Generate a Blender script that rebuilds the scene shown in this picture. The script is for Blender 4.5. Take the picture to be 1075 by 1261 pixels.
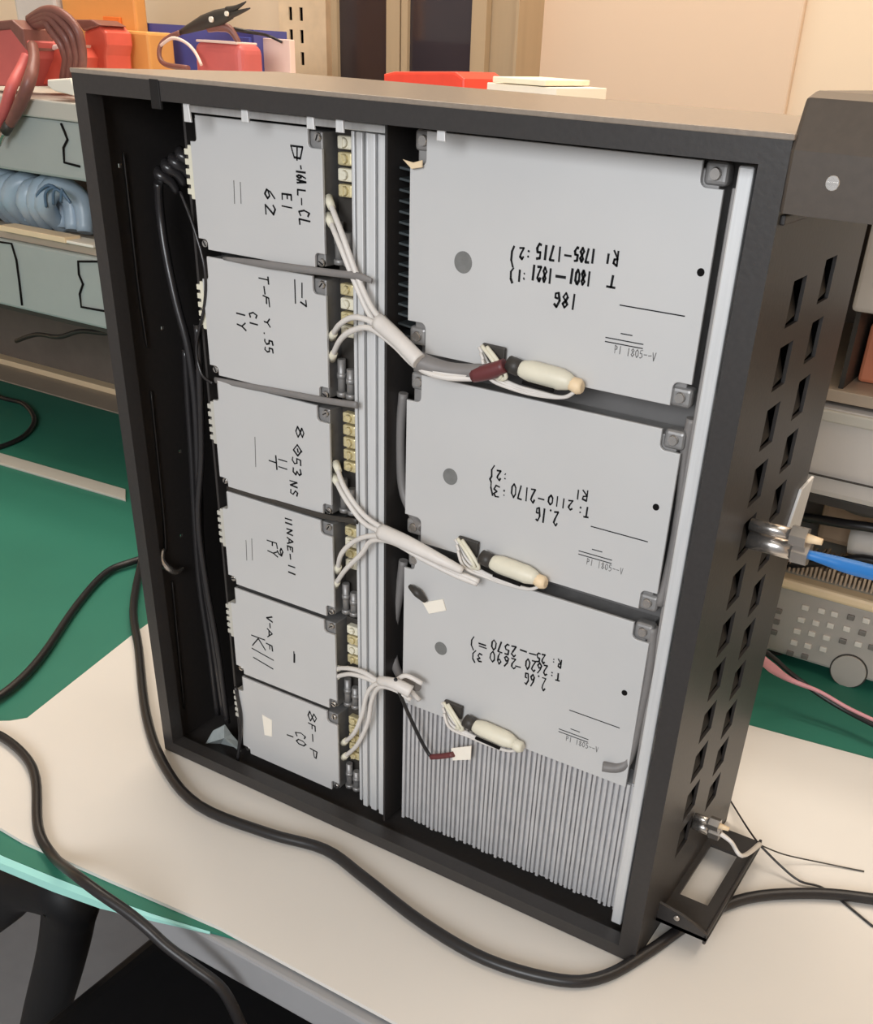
import bpy, bmesh, math, random
from mathutils import Vector, Matrix
random.seed(7)
for o in list(bpy.data.objects): bpy.data.objects.remove(o)
S = bpy.context.scene
COL = S.collection

# ------------------------------------------------------------------ camera
FPX, CX, CY = 1258.17, 590.71, 868.44
CAMP = Vector((0.69602, -0.59046, 0.62979))
RW = ((0.85578, 0.51456, 0.05335), (0.31814, -0.44205, -0.83869), (-0.40797, 0.73470, -0.54201))  # image right, image down, forward
cam_d = bpy.data.cameras.new('camera'); cam = bpy.data.objects.new('camera', cam_d); COL.objects.link(cam)
cam_d.sensor_fit = 'AUTO'; cam_d.sensor_width = 36; cam_d.lens = FPX * 36 / 1261
cam_d.shift_x = (537.5 - CX) / 1261; cam_d.shift_y = (CY - 630.5) / 1261
cam_d.clip_start = 0.01
m3 = Matrix((RW[0], [-v for v in RW[1]], [-v for v in RW[2]])).transposed()
cam.matrix_world = Matrix.Translation(CAMP) @ m3.to_4x4()
S.camera = cam
S.view_settings.view_transform = 'Standard'; S.view_settings.look = 'None'
S.view_settings.exposure = 0.0; S.view_settings.gamma = 1.0

def P(px, py, axis, val):
    """where the sight line of a measured image point meets the plane axis = val"""
    a, b = (px - CX) / FPX, (py - CY) / FPX
    d = [a * RW[0][i] + b * RW[1][i] + RW[2][i] for i in range(3)]
    t = (val - CAMP[axis]) / d[axis]
    return (CAMP[0] + t * d[0], CAMP[1] + t * d[1], CAMP[2] + t * d[2])

# ------------------------------------------------------------------ world and lights
w = bpy.data.worlds.new('world'); S.world = w; w.use_nodes = True
w.node_tree.nodes['Background'].inputs[0].default_value = (0.96, 0.96, 0.97, 1)
w.node_tree.nodes['Background'].inputs[1].default_value = 0.36
def area(name, loc, target, size, power, colr, sy=None):
    l = bpy.data.lights.new(name, 'AREA'); l.energy = power; l.color = colr; l.size = size
    if sy: l.shape = 'RECTANGLE'; l.size_y = sy
    o = bpy.data.objects.new(name, l); COL.objects.link(o); o.location = loc
    o.rotation_euler = (Vector(target) - Vector(loc)).to_track_quat('-Z', 'Y').to_euler()
    return o
area('added_front_fill', (0.70, -2.2, 1.15), (0.3, 0.0, 0.28), 1.3, 41, (0.94, 0.97, 1.0), 0.8)  # added fill behind the camera, set low to favour the upright covers
area('ceiling_light_bench', (-0.35, 0.62, 2.05), (-0.35, 0.62, 0), 1.6, 20, (1.0, 0.90, 0.78), 0.35)
area('ceiling_light_right', (1.3, 0.45, 2.05), (1.1, 0.45, 0), 1.3, 12, (1.0, 0.90, 0.78), 0.4)

area('added_wall_fill', (-0.4, 1.0, 2.1), (-0.4, 1.05, 0), 2.4, 13, (1.0, 0.91, 0.79), 0.2)  # extra light added to brighten the back wall and shelf top
# ------------------------------------------------------------------ materials
def lin(c): return tuple(((v / 255) / 12.92 if v / 255 <= .04045 else (((v / 255) + .055) / 1.055) ** 2.4) for v in c)
MATS = {}
def mat(name, rgb, rough=.5, metal=0., var=.06, scale=40., spec=.5, bump=0., trans=0., alpha=1., stretch=None, emit=None):
    if name in MATS: return MATS[name]
    m = bpy.data.materials.new(name); m.use_nodes = True
    nt = m.node_tree; b = nt.nodes['Principled BSDF']
    c = lin(rgb)
    tc = nt.nodes.new('ShaderNodeTexCoord'); n = nt.nodes.new('ShaderNodeTexNoise'); n.inputs['Scale'].default_value = scale
    n.inputs['Detail'].default_value = 3
    mp = nt.nodes.new('ShaderNodeMapping')
    if stretch: mp.inputs['Scale'].default_value = stretch
    nt.links.new(tc.outputs['Object'], mp.inputs['Vector']); nt.links.new(mp.outputs['Vector'], n.inputs['Vector'])
    r = nt.nodes.new('ShaderNodeValToRGB')
    r.color_ramp.elements[0].position = .3; r.color_ramp.elements[1].position = .7
    r.color_ramp.elements[0].color = tuple(max(0, v * (1 - var)) for v in c) + (1,)
    r.color_ramp.elements[1].color = tuple(min(1, v * (1 + var)) for v in c) + (1,)
    nt.links.new(n.outputs['Fac'], r.inputs['Fac']); nt.links.new(r.outputs['Color'], b.inputs['Base Color'])
    b.inputs['Roughness'].default_value = rough; b.inputs['Metallic'].default_value = metal
    b.inputs['Specular IOR Level'].default_value = spec
    if trans: b.inputs['Transmission Weight'].default_value = trans
    if alpha < 1: b.inputs['Alpha'].default_value = alpha
    if bump:
        bp = nt.nodes.new('ShaderNodeBump'); bp.inputs['Strength'].default_value = bump; bp.inputs['Distance'].default_value = .002
        nt.links.new(n.outputs['Fac'], bp.inputs['Height']); nt.links.new(bp.outputs['Normal'], b.inputs['Normal'])
    MATS[name] = m
    return m
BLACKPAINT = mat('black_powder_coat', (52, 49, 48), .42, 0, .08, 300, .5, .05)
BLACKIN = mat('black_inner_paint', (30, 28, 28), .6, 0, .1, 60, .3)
COVER = mat('grey_cover_sheet', (206, 205, 204), .5, .2, .02, 12, .4)
LUG = mat('cast_grey_metal', (152, 150, 149), .45, .5, .08, 150)
ALU = mat('bare_aluminium', (226, 226, 226), .42, .35, .05, 60, .5, 0, stretch=(8, 8, .3))
FINALU = mat('fin_aluminium', (204, 203, 204), .45, .3, .06, 60)
STEEL = mat('bright_steel', (205, 200, 195), .25, .9, .05, 200)
BRASS = mat('brass_terminal', (220, 206, 162), .4, .4, .12, 400)
CREAMPL = mat('cream_plastic', (226, 220, 200), .45, 0, .04, 100)
WHITEW = mat('white_wire_jacket', (222, 216, 210), .45, 0, .03, 100)
GREYW = mat('grey_wire_jacket', (128, 124, 122), .5, 0, .05, 100)
BLACKW = mat('black_cable_jacket', (34, 32, 33), .38, 0, .06, 200)
INK = mat('black_marker_ink', (24, 24, 26), .6, 0, .1, 800, .2)
FAINT = mat('grey_printed_line', (112, 110, 108), .6, 0, .1, 800, .2)
HOLE = mat('grey_hole_plug', (122, 122, 120), .5, .1, .1, 200)
FOAM = mat('white_foam_sheet', (220, 215, 208), .75, 0, .015, 6, .2)
MATG = mat('green_bench_mat', (48, 118, 99), .55, 0, .06, 5, .35)
MATE = mat('pale_teal_mat_edge', (158, 216, 206), .5, 0, .04, 30)
LAM = mat('grey_laminate', (150, 150, 152), .5, 0, .03, 30)
TOPB = mat('beige_laminate', (176, 160, 142), .5, 0, .03, 30)
WALLM = mat('peach_wall_paint', (244, 222, 194), .9, 0, .015, 3, .1)
WALLD = mat('beige_wall_panel', (234, 208, 182), .85, 0, .015, 3, .1)
FLOORM = mat('grey_vinyl_floor', (150, 150, 152), .6, 0, .05, 20, .3)
RACKG = mat('rack_grey_paint', (196, 192, 182), .5, 0, .02, 30)
CASEG = mat('case_grey_green', (170, 176, 172), .5, 0, .02, 30)
CASEW = mat('pale_grey_plastic', (206, 200, 194), .5, 0, .02, 30)
DARKG = mat('dark_grey_plastic', (58, 54, 50), .5, 0, .05, 60)
REDP = mat('red_plastic', (226, 100, 82), .4, 0, .06, 25)
REDD = mat('dusty_red_plastic', (204, 100, 96), .45, 0, .06, 25)
LEADM = mat('maroon_test_lead', (128, 82, 74), .4, 0, .1, 80)
ORANGE = mat('orange_bin_plastic', (226, 160, 88), .45, 0, .04, 15)
ORANGED = mat('orange_label_card', (226, 122, 50), .6, 0, .04, 15)
BLUEP = mat('blue_bin_plastic', (84, 88, 160), .4, 0, .04, 15)
PINKP = mat('pinkish_paper', (240, 212, 200), .8, 0, .02, 15)
PAPER = mat('white_paper', (244, 236, 222), .8, 0, .02, 15)
BLUEBAG = mat('pale_blue_plastic_bag', (166, 183, 197), .35, 0, .12, 18)
BLUEC = mat('blue_cable_jacket', (40, 120, 196), .4, 0, .04, 60)
WOODF = mat('brown_cabinet_frame', (188, 164, 132), .55, 0, .05, 8, .3, 0, stretch=(6, 6, .5))
GLASSD = mat('dark_cabinet_glass', (62, 54, 56), .08, 0, .2, 3, .6)
CHAIRB = mat('black_chair_plastic', (18, 18, 20), .55, 0, .1, 60, .3)
CLEAR = mat('crumpled_clear_film', (170, 178, 178), .25, 0, .1, 80, .6)
PINKW = mat('pink_heat_shrink', (214, 150, 156), .45, 0, .04, 80)
MARW = mat('dark_red_heat_shrink', (104, 50, 52), .45, 0, .04, 80)
SLOTB = mat('black_slot', (22, 20, 20), .8, 0, .05, 50, .1)
INSTF = mat('instrument_face', (176, 168, 160), .5, 0, .02, 40)
KEYM = mat('instrument_key', (222, 214, 204), .45, 0, .03, 60)
KEYD = mat('dark_instrument_key', (120, 114, 108), .45, 0, .03, 60)
CREAMB = mat('cream_bezel', (240, 214, 176), .5, 0, .02, 40)

# ------------------------------------------------------------------ mesh helpers
class MB:
    def __init__(s): s.bm = bmesh.new()
    def box(s, x0, x1, y0, y1, z0, z1, bev=0., rot=None, piv=None, seg=2):
        g = bmesh.ops.create_cube(s.bm, size=1)['verts']
        for v in g: v.co = Vector(((x0 + x1) / 2 + v.co.x * (x1 - x0), (y0 + y1) / 2 + v.co.y * (y1 - y0), (z0 + z1) / 2 + v.co.z * (z1 - z0)))
        if bev:
            es = list({e for v in g for e in v.link_edges})
            r = bmesh.ops.bevel(s.bm, geom=es, offset=bev, segments=seg, affect='EDGES', profile=.5)
            g = list({v for f in r['faces'] for v in f.verts} | {v for v in g if v.is_valid})
        if rot is not None:
            p = Vector(piv) if piv else Vector(((x0 + x1) / 2, (y0 + y1) / 2, (z0 + z1) / 2))
            for v in g: v.co = p + rot @ (v.co - p)
        return s
    def prism(s, pts, ext, bev=0.):
        """planar polygon pts (3D) extruded by vector ext"""
        ext = Vector(ext)
        a = [s.bm.verts.new(p) for p in pts]; b = [s.bm.verts.new(Vector(p) + ext) for p in pts]
        n = len(pts)
        fs = [s.bm.faces.new(a), s.bm.faces.new(b[::-1])]
        for i in range(n): fs.append(s.bm.faces.new((a[i], b[i], b[(i + 1) % n], a[(i + 1) % n])))
        bmesh.ops.recalc_face_normals(s.bm, faces=fs)
        if bev:
            es = list(fs[0].edges) + list(fs[1].edges)
            bmesh.ops.bevel(s.bm, geom=es, offset=bev, segments=2, affect='EDGES', profile=.5)
        return s
    def tube(s, pts, r, n=8, smooth=4, flat=1.0, flatdir=None):
        pts = [Vector(p) for p in pts]
        rr = r if isinstance(r, (list, tuple)) else [r] * len(pts)
        if smooth > 1 and len(pts) > 2:
            q, qr = [], []
            for i in range(len(pts) - 1):
                p0 = pts[max(i - 1, 0)]; p1 = pts[i]; p2 = pts[i + 1]; p3 = pts[min(i + 2, len(pts) - 1)]
                for k in range(smooth):
                    t = k / smooth
                    q.append(.5 * ((2 * p1) + (p2 - p0) * t + (2 * p0 - 5 * p1 + 4 * p2 - p3) * t * t + (3 * p1 - p0 - 3 * p2 + p3) * t ** 3))
                    qr.append(rr[i] * (1 - t) + rr[i + 1] * t)
            q.append(pts[-1]); qr.append(rr[-1]); pts, rr = q, qr
        up = Vector(flatdir) if flatdir else None
        prev = None; rings = []
        for i, p in enumerate(pts):
            d = (pts[min(i + 1, len(pts) - 1)] - pts[max(i - 1, 0)])
            if d.length < 1e-9: d = Vector((0, 0, 1))
            d.normalize()
            if up is not None: a = (up - d * up.dot(d))
            elif prev is None: a = d.orthogonal()
            else: a = prev - d * prev.dot(d)
            if a.length < 1e-6: a = d.orthogonal()
            a.normalize(); prev = a; c = d.cross(a)
            rings.append([s.bm.verts.new(p + (a * math.cos(2 * math.pi * k / n) * flat + c * math.sin(2 * math.pi * k / n)) * rr[i]) for k in range(n)])
        for i in range(len(rings) - 1):
            for k in range(n):
                f = s.bm.faces.new((rings[i][k], rings[i][(k + 1) % n], rings[i + 1][(k + 1) % n], rings[i + 1][k])); f.smooth = True
        s.bm.faces.new(rings[0][::-1]); s.bm.faces.new(rings[-1])
        return s
    def cyl(s, c, axis, r, h, n=20, r2=None, bev=0.):
        c = Vector(c); d = Vector(axis).normalized(); a = d.orthogonal().normalized(); b = d.cross(a)
        r2 = r if r2 is None else r2
        A = [s.bm.verts.new(c + (a * math.cos(2 * math.pi * k / n) + b * math.sin(2 * math.pi * k / n)) * r) for k in range(n)]
        B = [s.bm.verts.new(c + d * h + (a * math.cos(2 * math.pi * k / n) + b * math.sin(2 * math.pi * k / n)) * r2) for k in range(n)]
        for k in range(n):
            f = s.bm.faces.new((A[k], A[(k + 1) % n], B[(k + 1) % n], B[k])); f.smooth = n > 8
        s.bm.faces.new(A[::-1]); s.bm.faces.new(B)
        return s
    def panel(s, axis, v0, v1, u, w_, holes):
        """flat panel between axis=v0..v1 over rect u, w_ with rectangular through holes (u0,u1,w0,w1)"""
        us = sorted({u[0], u[1], *[h[0] for h in holes], *[h[1] for h in holes]})
        ws = sorted({w_[0], w_[1], *[h[2] for h in holes], *[h[3] for h in holes]})
        us = [a for i, a in enumerate(us) if i == 0 or a - us[i - 1] > 1e-6]; ws = [a for i, a in enumerate(ws) if i == 0 or a - ws[i - 1] > 1e-6]
        cache = {}
        def V(i, j, side):
            k = (i, j, side)
            if k not in cache:
                c = [0, 0, 0]; o = [q for q in range(3) if q != axis]
                c[axis] = v1 if side else v0; c[o[0]] = us[i]; c[o[1]] = ws[j]
                cache[k] = s.bm.verts.new(c)
            return cache[k]
        def solid(i, j):
            if i < 0 or j < 0 or i >= len(us) - 1 or j >= len(ws) - 1: return False
            cu, cw = (us[i] + us[i + 1]) / 2, (ws[j] + ws[j + 1]) / 2
            return not any(h[0] < cu < h[1] and h[2] < cw < h[3] for h in holes)
        fs = []
        for i in range(len(us) - 1):
            for j in range(len(ws) - 1):
                if not solid(i, j): continue
                for sd in (0, 1): fs.append(s.bm.faces.new([V(i, j, sd), V(i + 1, j, sd), V(i + 1, j + 1, sd), V(i, j + 1, sd)]))
                for (di, dj, a, b) in ((-1, 0, (i, j), (i, j + 1)), (1, 0, (i + 1, j), (i + 1, j + 1)), (0, -1, (i, j), (i + 1, j)), (0, 1, (i, j + 1), (i + 1, j + 1))):
                    if not solid(i + di, j + dj): fs.append(s.bm.faces.new([V(*a, 0), V(*b, 0), V(*b, 1), V(*a, 1)]))
        bmesh.ops.recalc_face_normals(s.bm, faces=fs)
        return s
    def build(s, name, m, parent=None, smooth=False, loc=None):
        me = bpy.data.meshes.new(name); s.bm.to_mesh(me); s.bm.free()
        if smooth:
            for p in me.polygons: p.use_smooth = True
        me.materials.append(m)
        o = bpy.data.objects.new(name, me); COL.objects.link(o)
        if parent:
            o.parent = parent
            o.matrix_parent_inverse = world_inv(parent)
        elif loc is not None:
            me.transform(Matrix.Translation(-Vector(loc))); o.location = loc
        return o
def world_inv(p):
    m_ = Matrix.Identity(4)
    while p: m_ = p.matrix_basis_copy() @ m_ if False else (Matrix.LocRotScale(p.location, p.rotation_euler, p.scale) @ m_); p = p.parent if False else None
    return m_.inverted()
def tag(o, label, cat=None, group=None, kind=None):
    if label: o['label'] = label
    if cat: o['category'] = cat
    if group: o['group'] = group
    if kind: o['kind'] = kind
    return o
def empty(name, loc, label, cat, group=None):
    o = bpy.data.objects.new(name, None); o.location = loc; o.empty_display_size = .02; COL.objects.link(o)
    return tag(o, label, cat, group)
def struct(name, mb, m): return tag(mb.build(name, m), None, None, None, 'structure')
PI = math.pi

# hand-drawn stroke letters, unit cell 0..1 wide and 0..1.5 tall
GL = {
 '0': [[(.5,1.5),(.1,1.1),(.1,.4),(.5,0),(.9,.4),(.9,1.1),(.5,1.5)]], '1': [[(.5,0),(.55,1.5)]],
 '2': [[(.1,1.2),(.4,1.5),(.85,1.2),(.7,.8),(.1,0),(.95,.05)]], '3': [[(.1,1.4),(.6,1.5),(.9,1.15),(.4,.8),(.9,.5),(.6,0),(.1,.1)]],
 '5': [[(.9,1.5),(.2,1.45),(.15,.85),(.7,.85),(.9,.4),(.5,0),(.1,.1)]], '6': [[(.8,1.5),(.25,.9),(.1,.35),(.5,0),(.9,.35),(.6,.75),(.15,.5)]],
 '7': [[(.1,1.45),(.9,1.5),(.4,0)]], '8': [[(.5,.8),(.15,1.15),(.5,1.5),(.85,1.15),(.5,.8),(.1,.4),(.5,0),(.9,.4),(.5,.8)]],
 '9': [[(.85,1.1),(.45,.75),(.15,1.1),(.5,1.5),(.85,1.1),(.75,.4),(.5,0)]], '-': [[(.05,.75),(.95,.78)]], '.': [[(.4,.0),(.5,.08)]],
 ':': [[(.45,.3),(.5,.38)],[(.45,1.0),(.5,1.08)]], 'G': [[(.9,1.3),(.5,1.5),(.1,.9),(.3,.1),(.85,.2),(.85,.65),(.5,.65)]],
 'T': [[(.05,1.45),(.95,1.5)],[(.5,1.48),(.45,0)]], 'R': [[(.15,0),(.15,1.5),(.8,1.3),(.7,.9),(.15,.75),(.9,0)]],
 ')': [[(.3,1.6),(.7,1.1),(.7,.4),(.3,-.1)]], '}': [[(.2,1.6),(.6,1.2),(.55,.85),(.85,.7),(.55,.5),(.6,.1),(.2,-.2)]],
 'D': [[(.2,0),(.2,1.5),(.85,1.1),(.85,.4),(.2,0)],[(.2,.8),(1.,.75)]], 'P': [[(.2,0),(.2,1.5),(.85,1.3),(.8,.85),(.2,.7)]], 'A': [[(.05,0),(.5,1.5),(.95,0)],[(.25,.5),(.75,.5)]], 'L': [[(.2,1.5),(.15,.05),(.9,.1)]],
 'C': [[(.9,1.3),(.45,1.5),(.1,.8),(.4,0),(.9,.2)]], 'E': [[(.9,1.5),(.15,1.45),(.15,0),(.9,.05)],[(.15,.8),(.7,.8)]],
 'F': [[(.9,1.5),(.2,1.45),(.15,0)],[(.2,.8),(.7,.8)]], 'Y': [[(.1,1.5),(.5,.8),(.9,1.5)],[(.5,.8),(.45,0)]], 'N': [[(.1,0),(.15,1.5),(.8,.05),(.9,1.5)]],
 'S': [[(.9,1.3),(.4,1.5),(.15,1.1),(.8,.55),(.6,0),(.1,.15)]], 'V': [[(.05,1.5),(.5,0),(.95,1.5)]], 'K': [[(.15,1.5),(.15,0)],[(.9,1.45),(.15,.7),(.9,0)]],
 '/': [[(.2,0),(.8,1.5)]], 'Q': [[(.5,1.5),(.1,.8),(.5,0),(.9,.8),(.5,1.5)],[(.35,.8),(.6,.9)]], 'l': [[(.5,-.5),(.5,2.)]], '=': [[(.1,.5),(.9,.5)],[(.1,1.),(.9,1.)]],
}
def write(mb, text, x, z, y, h, adv, U, V, sw=.0006, slope=0.):
    """flat ink strokes on the plane y; U reading direction and V letter-up direction in (x, z)"""
    u = 0.
    for ch in text:
        if ch != ' ':
            for st in GL[ch]:
                pts = []
                for (a, b) in st:
                    a2 = a + random.uniform(-.05, .05); b2 = b + random.uniform(-.05, .05)
                    uu = u + a2 * adv * .74; vv = b2 / 1.5 * h + slope * uu
                    pts.append(Vector((x + U[0] * uu + V[0] * vv, y, z + U[1] * uu + V[1] * vv)))
                for i in range(len(pts) - 1):
                    p, q = pts[i], pts[i + 1]; d = (q - p)
                    if d.length < 1e-7: continue
                    d.normalize(); n = Vector((-d.z, 0, d.x)) * sw * random.uniform(.75, 1.2); e = d * sw * .5
                    mb.prism([p - e + n, q + e + n, q + e - n, p - e - n], (0, -.00015, 0))
        u += adv
def seg(mb, p, q, y, sw=.0004):
    d = Vector((q[0] - p[0], 0, q[1] - p[1])).normalized(); n = Vector((-d.z, 0, d.x)) * sw
    p = Vector((p[0], y, p[1])); q = Vector((q[0], y, q[1]))
    mb.prism([p + n, q + n, q - n, p - n], (0, -.00015, 0))

# ------------------------------------------------------------------ room
struct('floor', MB().box(-3.2, 3.2, -2.6, 1.3, -.80, -.75), FLOORM)
struct('wall_back', MB().box(-3.2, 3.2, 1.25, 1.35, -.75, 2.2), WALLM)
struct('wall_left', MB().box(-3.3, -3.2, -2.6, 1.35, -.75, 2.2), WALLM)
struct('wall_right', MB().box(3.2, 3.3, -2.6, 1.35, -.75, 2.2), WALLM)
struct('ceiling', MB().box(-3.2, 3.2, -2.6, 1.35, 2.2, 2.26), PAPER)
struct('trim_1', MB().box(-.345, .158, 1.235, 1.25, -.75, 2.2, .004), WALLD)

# wall rail with two columns of slots
RXA, RXB = P(346, 40, 1, 1.226)[0], P(400, 40, 1, 1.226)[0]
RS1, RS2 = P(358.5, 40, 1, 1.226)[0], P(371.5, 40, 1, 1.226)[0]
rail = empty('slotted_wall_rail', ((RXA + RXB) / 2, 1.24, -.1), 'cream slotted upright rail fixed to the wall behind the blue bin', 'wall rail')
holes = []
for k in range(40):
    z = -.06 + .0355 * k
    holes += [(RS1 - .004, RS1 + .004, z, z + .021), (RS2 - .004, RS2 + .004, z, z + .021)]
MB().panel(1, 1.226, 1.229, (RXA, RXB), (-.1, 1.4), holes).build('rail_face', mat('cream_rail_paint', (240, 214, 180), .5), rail)
MB().box(RXA, RXB, 1.240, 1.249, -.1, 1.4).build('rail_backing', SLOTB, rail)
for xa in (RXA - .003, RXB): MB().box(xa, xa + .003, 1.226, 1.249, -.1, 1.4).build('rail_flange', mat('cream_rail_paint', (0, 0, 0)), rail)

# wall cabinet with two dark glass doors
wc = empty('wall_cabinet', (-.55, 1.2, .35), 'tan wall cabinet with two dark glass doors against the back wall', 'cabinet')
CA = [P(v, 40, 1, 1.142)[0] for v in (402, 632, 408, 492, 494, 598)]
MB().box(CA[0], CA[1], 1.16, 1.249, .35, 1.3, .003).build('carcass', WOODF, wc)
for (a, b) in ((CA[2], CA[3]), (CA[4], CA[5])):
    d = MB().panel(1, 1.142, 1.158, (a, b), (.37, 1.28), [(a + .013, b - .028, .395, 1.25)]).build('door', WOODF, wc)
    MB().box(a + .011, b - .026, 1.150, 1.155, .39, 1.255).build('glass_pane', GLASSD, d)
MB().box(CA[1] - .001, CA[1] + .004, 1.15, 1.249, .35, 1.3).build('side_panel', WOODF, wc)

# ------------------------------------------------------------------ workbench, mat and sheet
BX0, BX1 = -2.0, 1.35
wb = empty('workbench', (0, .4, -.75), 'long workbench carrying the green mat and the black cabinet', 'workbench')
MB().box(BX0, BX1, -.166, .95, -.045, -.007, .003).build('worktop', LAM, wb)
for x in (BX0 + .08, BX1 - .08):
    for y in (.02, .88): MB().box(x - .025, x + .025, y - .025, y + .025, -.75, -.045, .003).build('leg', LAM, wb)
MB().box(BX0 + .1, BX1 - .1, .86, .89, -.2, -.045).build('apron', LAM, wb)
gm = empty('bench_mat', (0, .3, -.0065), 'green antistatic bench mat with a pale teal front edge', 'mat')
fr = [(-1.9, -.205), (-.3, -.204), (-.1, -.2), (0, -.196), (.06, -.189), (.11, -.182), (.16, -.174), (.215, -.162), (.26, -.15), (1.3, -.15)]
MB().prism([(x, y, -.0065) for x, y in fr] + [(1.3, .745, -.0065), (-1.9, .745, -.0065)], (0, 0, .0025)).build('mat_top', MATG, gm)
e = MB()
for i in range(len(fr) - 2):
    (a, b), (c, d) = fr[i], fr[i + 1]
    k0 = min(1, max(0, (-.168 - b) / .016)); k1 = min(1, max(0, (-.168 - d) / .016))
    if d > -.155: continue
    q0 = [(a, b - .0005, -.0040), (a, b - .0012 - .004 * k0, -.0055 - .0025 * k0), (a, b - .0012 - .005 * k0, -.0064 - .0096 * k0), (a, b - .0005 - .001 * k0, -.0066 - .0094 * k0)]
    q1 = [(c, d - .0005, -.0040), (c, d - .0012 - .004 * k1, -.0055 - .0025 * k1), (c, d - .0012 - .005 * k1, -.0064 - .0096 * k1), (c, d - .0005 - .001 * k1, -.0066 - .0094 * k1)]
    v0 = [e.bm.verts.new(p) for p in q0]; v1 = [e.bm.verts.new(p) for p in q1]
    fs = [e.bm.faces.new((v0[j], v0[(j + 1) % 4], v1[(j + 1) % 4], v1[j])) for j in range(4)] + [e.bm.faces.new(v0[::-1]), e.bm.faces.new(v1)]
    bmesh.ops.recalc_face_normals(e.bm, faces=fs)
e.build('mat_edge', MATE, gm)
sh = MB()
L1 = P(165, 780, 2, 0); L2 = P(17, 888, 2, 0)
sl = [(-.256, .405), (L1[0], L1[1]), (L2[0] + .006, L2[1] + .012), (L2[0] - .004, L2[1] - .002), (-.235, -.105), (-.33, -.12), (-.33, -.175), (-.15, -.172), (0, -.176), (.10, -.168), (.22, -.157), (.40, -.157), (1.1, -.157), (1.1, .475), (.64, .424), (.476, .405)]
sh.prism([(x, y, -.004) for x, y in sl], (0, 0, .004), 0)
tag(sh.build('foam_sheet', FOAM), 'large white foam sheet spread on the green mat under the black cabinet', 'foam sheet')
ly = []
tag(MB().prism([P(0, 560, 2, -.004), P(155, 605, 2, -.004), P(155, 618, 2, -.004), P(0, 573, 2, -.004)], (0, 0, .004), .001).build('edging_strip', RACKG), 'pale strip lying along the mat in front of the rack, left of the cabinet', 'strip')

# ------------------------------------------------------------------ main cabinet
W, D, H = .529, .226, .60
TH = .0025
cb = empty('equipment_cabinet', (W / 2, D / 2, 0), 'tall black open-fronted steel equipment cabinet standing on the white sheet', 'equipment cabinet')
# shell
lh = []
for z in (.485, .47, .455, .44, .33, .315, .30, .285, .205, .19, .175, .16):
    lh.append((.020, .0225, z, z + .008))
for (y, z) in ((.03, .535), (.055, .41), (.06, .30), (.05, .22)): lh.append((y, y + .003, z, z + .003))
MB().panel(0, 0, TH, (.0018, D), (0.0005, H - TH), lh).build('left_panel', BLACKPAINT, cb)
vents = []
for r_ in range(12):
    z0 = .072 + r_ * .0385
    vents += [(.060, .088, z0, z0 + .027), (.128, .156, z0 + .004, z0 + .031)]
MB().panel(0, W - TH, W, (.0018, D), (0.0005, H - TH), vents).build('right_panel', BLACKPAINT, cb)
for (a, b, c, d) in vents:
    lv = MB(); lv.prism([(W - .0022, a, c), (W - .0022, b, c + .004), (W - .011, b, d + .004), (W - .011, a, d - .002)], (-.0012, 0, .0008))
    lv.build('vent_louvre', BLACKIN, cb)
MB().box(-.001, W + .001, -.001, D + .001, H - TH, H + .0005, .0006).build('top_panel', mat('top_panel_reflection_tint', (142, 130, 118), .34, 0, .08, 300, .5, .05), cb)  # warm wall reflection put into the lid's paler base colour
MB().box(0, W, 0, D, 0.0005, .004).build('bottom_panel', BLACKPAINT, cb)
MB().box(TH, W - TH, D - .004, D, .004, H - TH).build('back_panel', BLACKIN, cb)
# front frame (folded rim)
fr_ = MB().panel(1, -.0005, .0019, (-.0002, W + .0002), (0.001, H - .0005), [(.0125, .5135, .0135, H - .0145)])
fr_.panel(1, .0018, .014, (.0110, W - .0140), (.0120, H - .0130), [(.0125, .5135, .0135, H - .0145)])
fr_.build('front_frame', BLACKPAINT, cb)
# divider, mounting plate, comb of dark ribs between the columns
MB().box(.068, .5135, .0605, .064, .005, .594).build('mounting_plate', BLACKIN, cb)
MB().box(.0712, .0735, .034, .060, .010, .588).build('side_rail', BLACKPAINT, cb)
MB().box(.2585, .2605, .024, .060, .010, .588).build('divider', BLACKPAINT, cb)
cmb = MB()
for k in range(17):
    z = .452 + k * .0066
    cmb.box(.2615, .2735, .036, .060, z, z + .0016, .0004, rot=Matrix.Rotation(.10, 3, 'Y'))
cmb.build('rib_comb', mat('dark_rib_metal', (78, 84, 86), .35, .3), cb)
# clips along the upper rim
for (px, py, ht, c) in ((303, 138, .013, ALU), (384, 146, .013, ALU), (420, 150, .015, ALU), (545, 160, .010, ALU), (232, 138, .014, ALU)):
    q = P(px, py, 1, .004)
    MB().prism([(q[0] - .0032, .004, q[2] - .006), (q[0] + .0032, .004, q[2] - .006), (q[0] + .0024, .0035, q[2] + ht - .004), (q[0] - .0024, .0035, q[2] + ht - .004)], (0, -.0018, 0), .0004).build('rim_clip', c, cb)
q = P(192, 122, 1, 0); MB().box(q[0] - .004, q[0] + .005, -.0012, .001, q[2] - .006, q[2] + .012, .0005).build('rim_tab', BLACKIN, cb)
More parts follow.
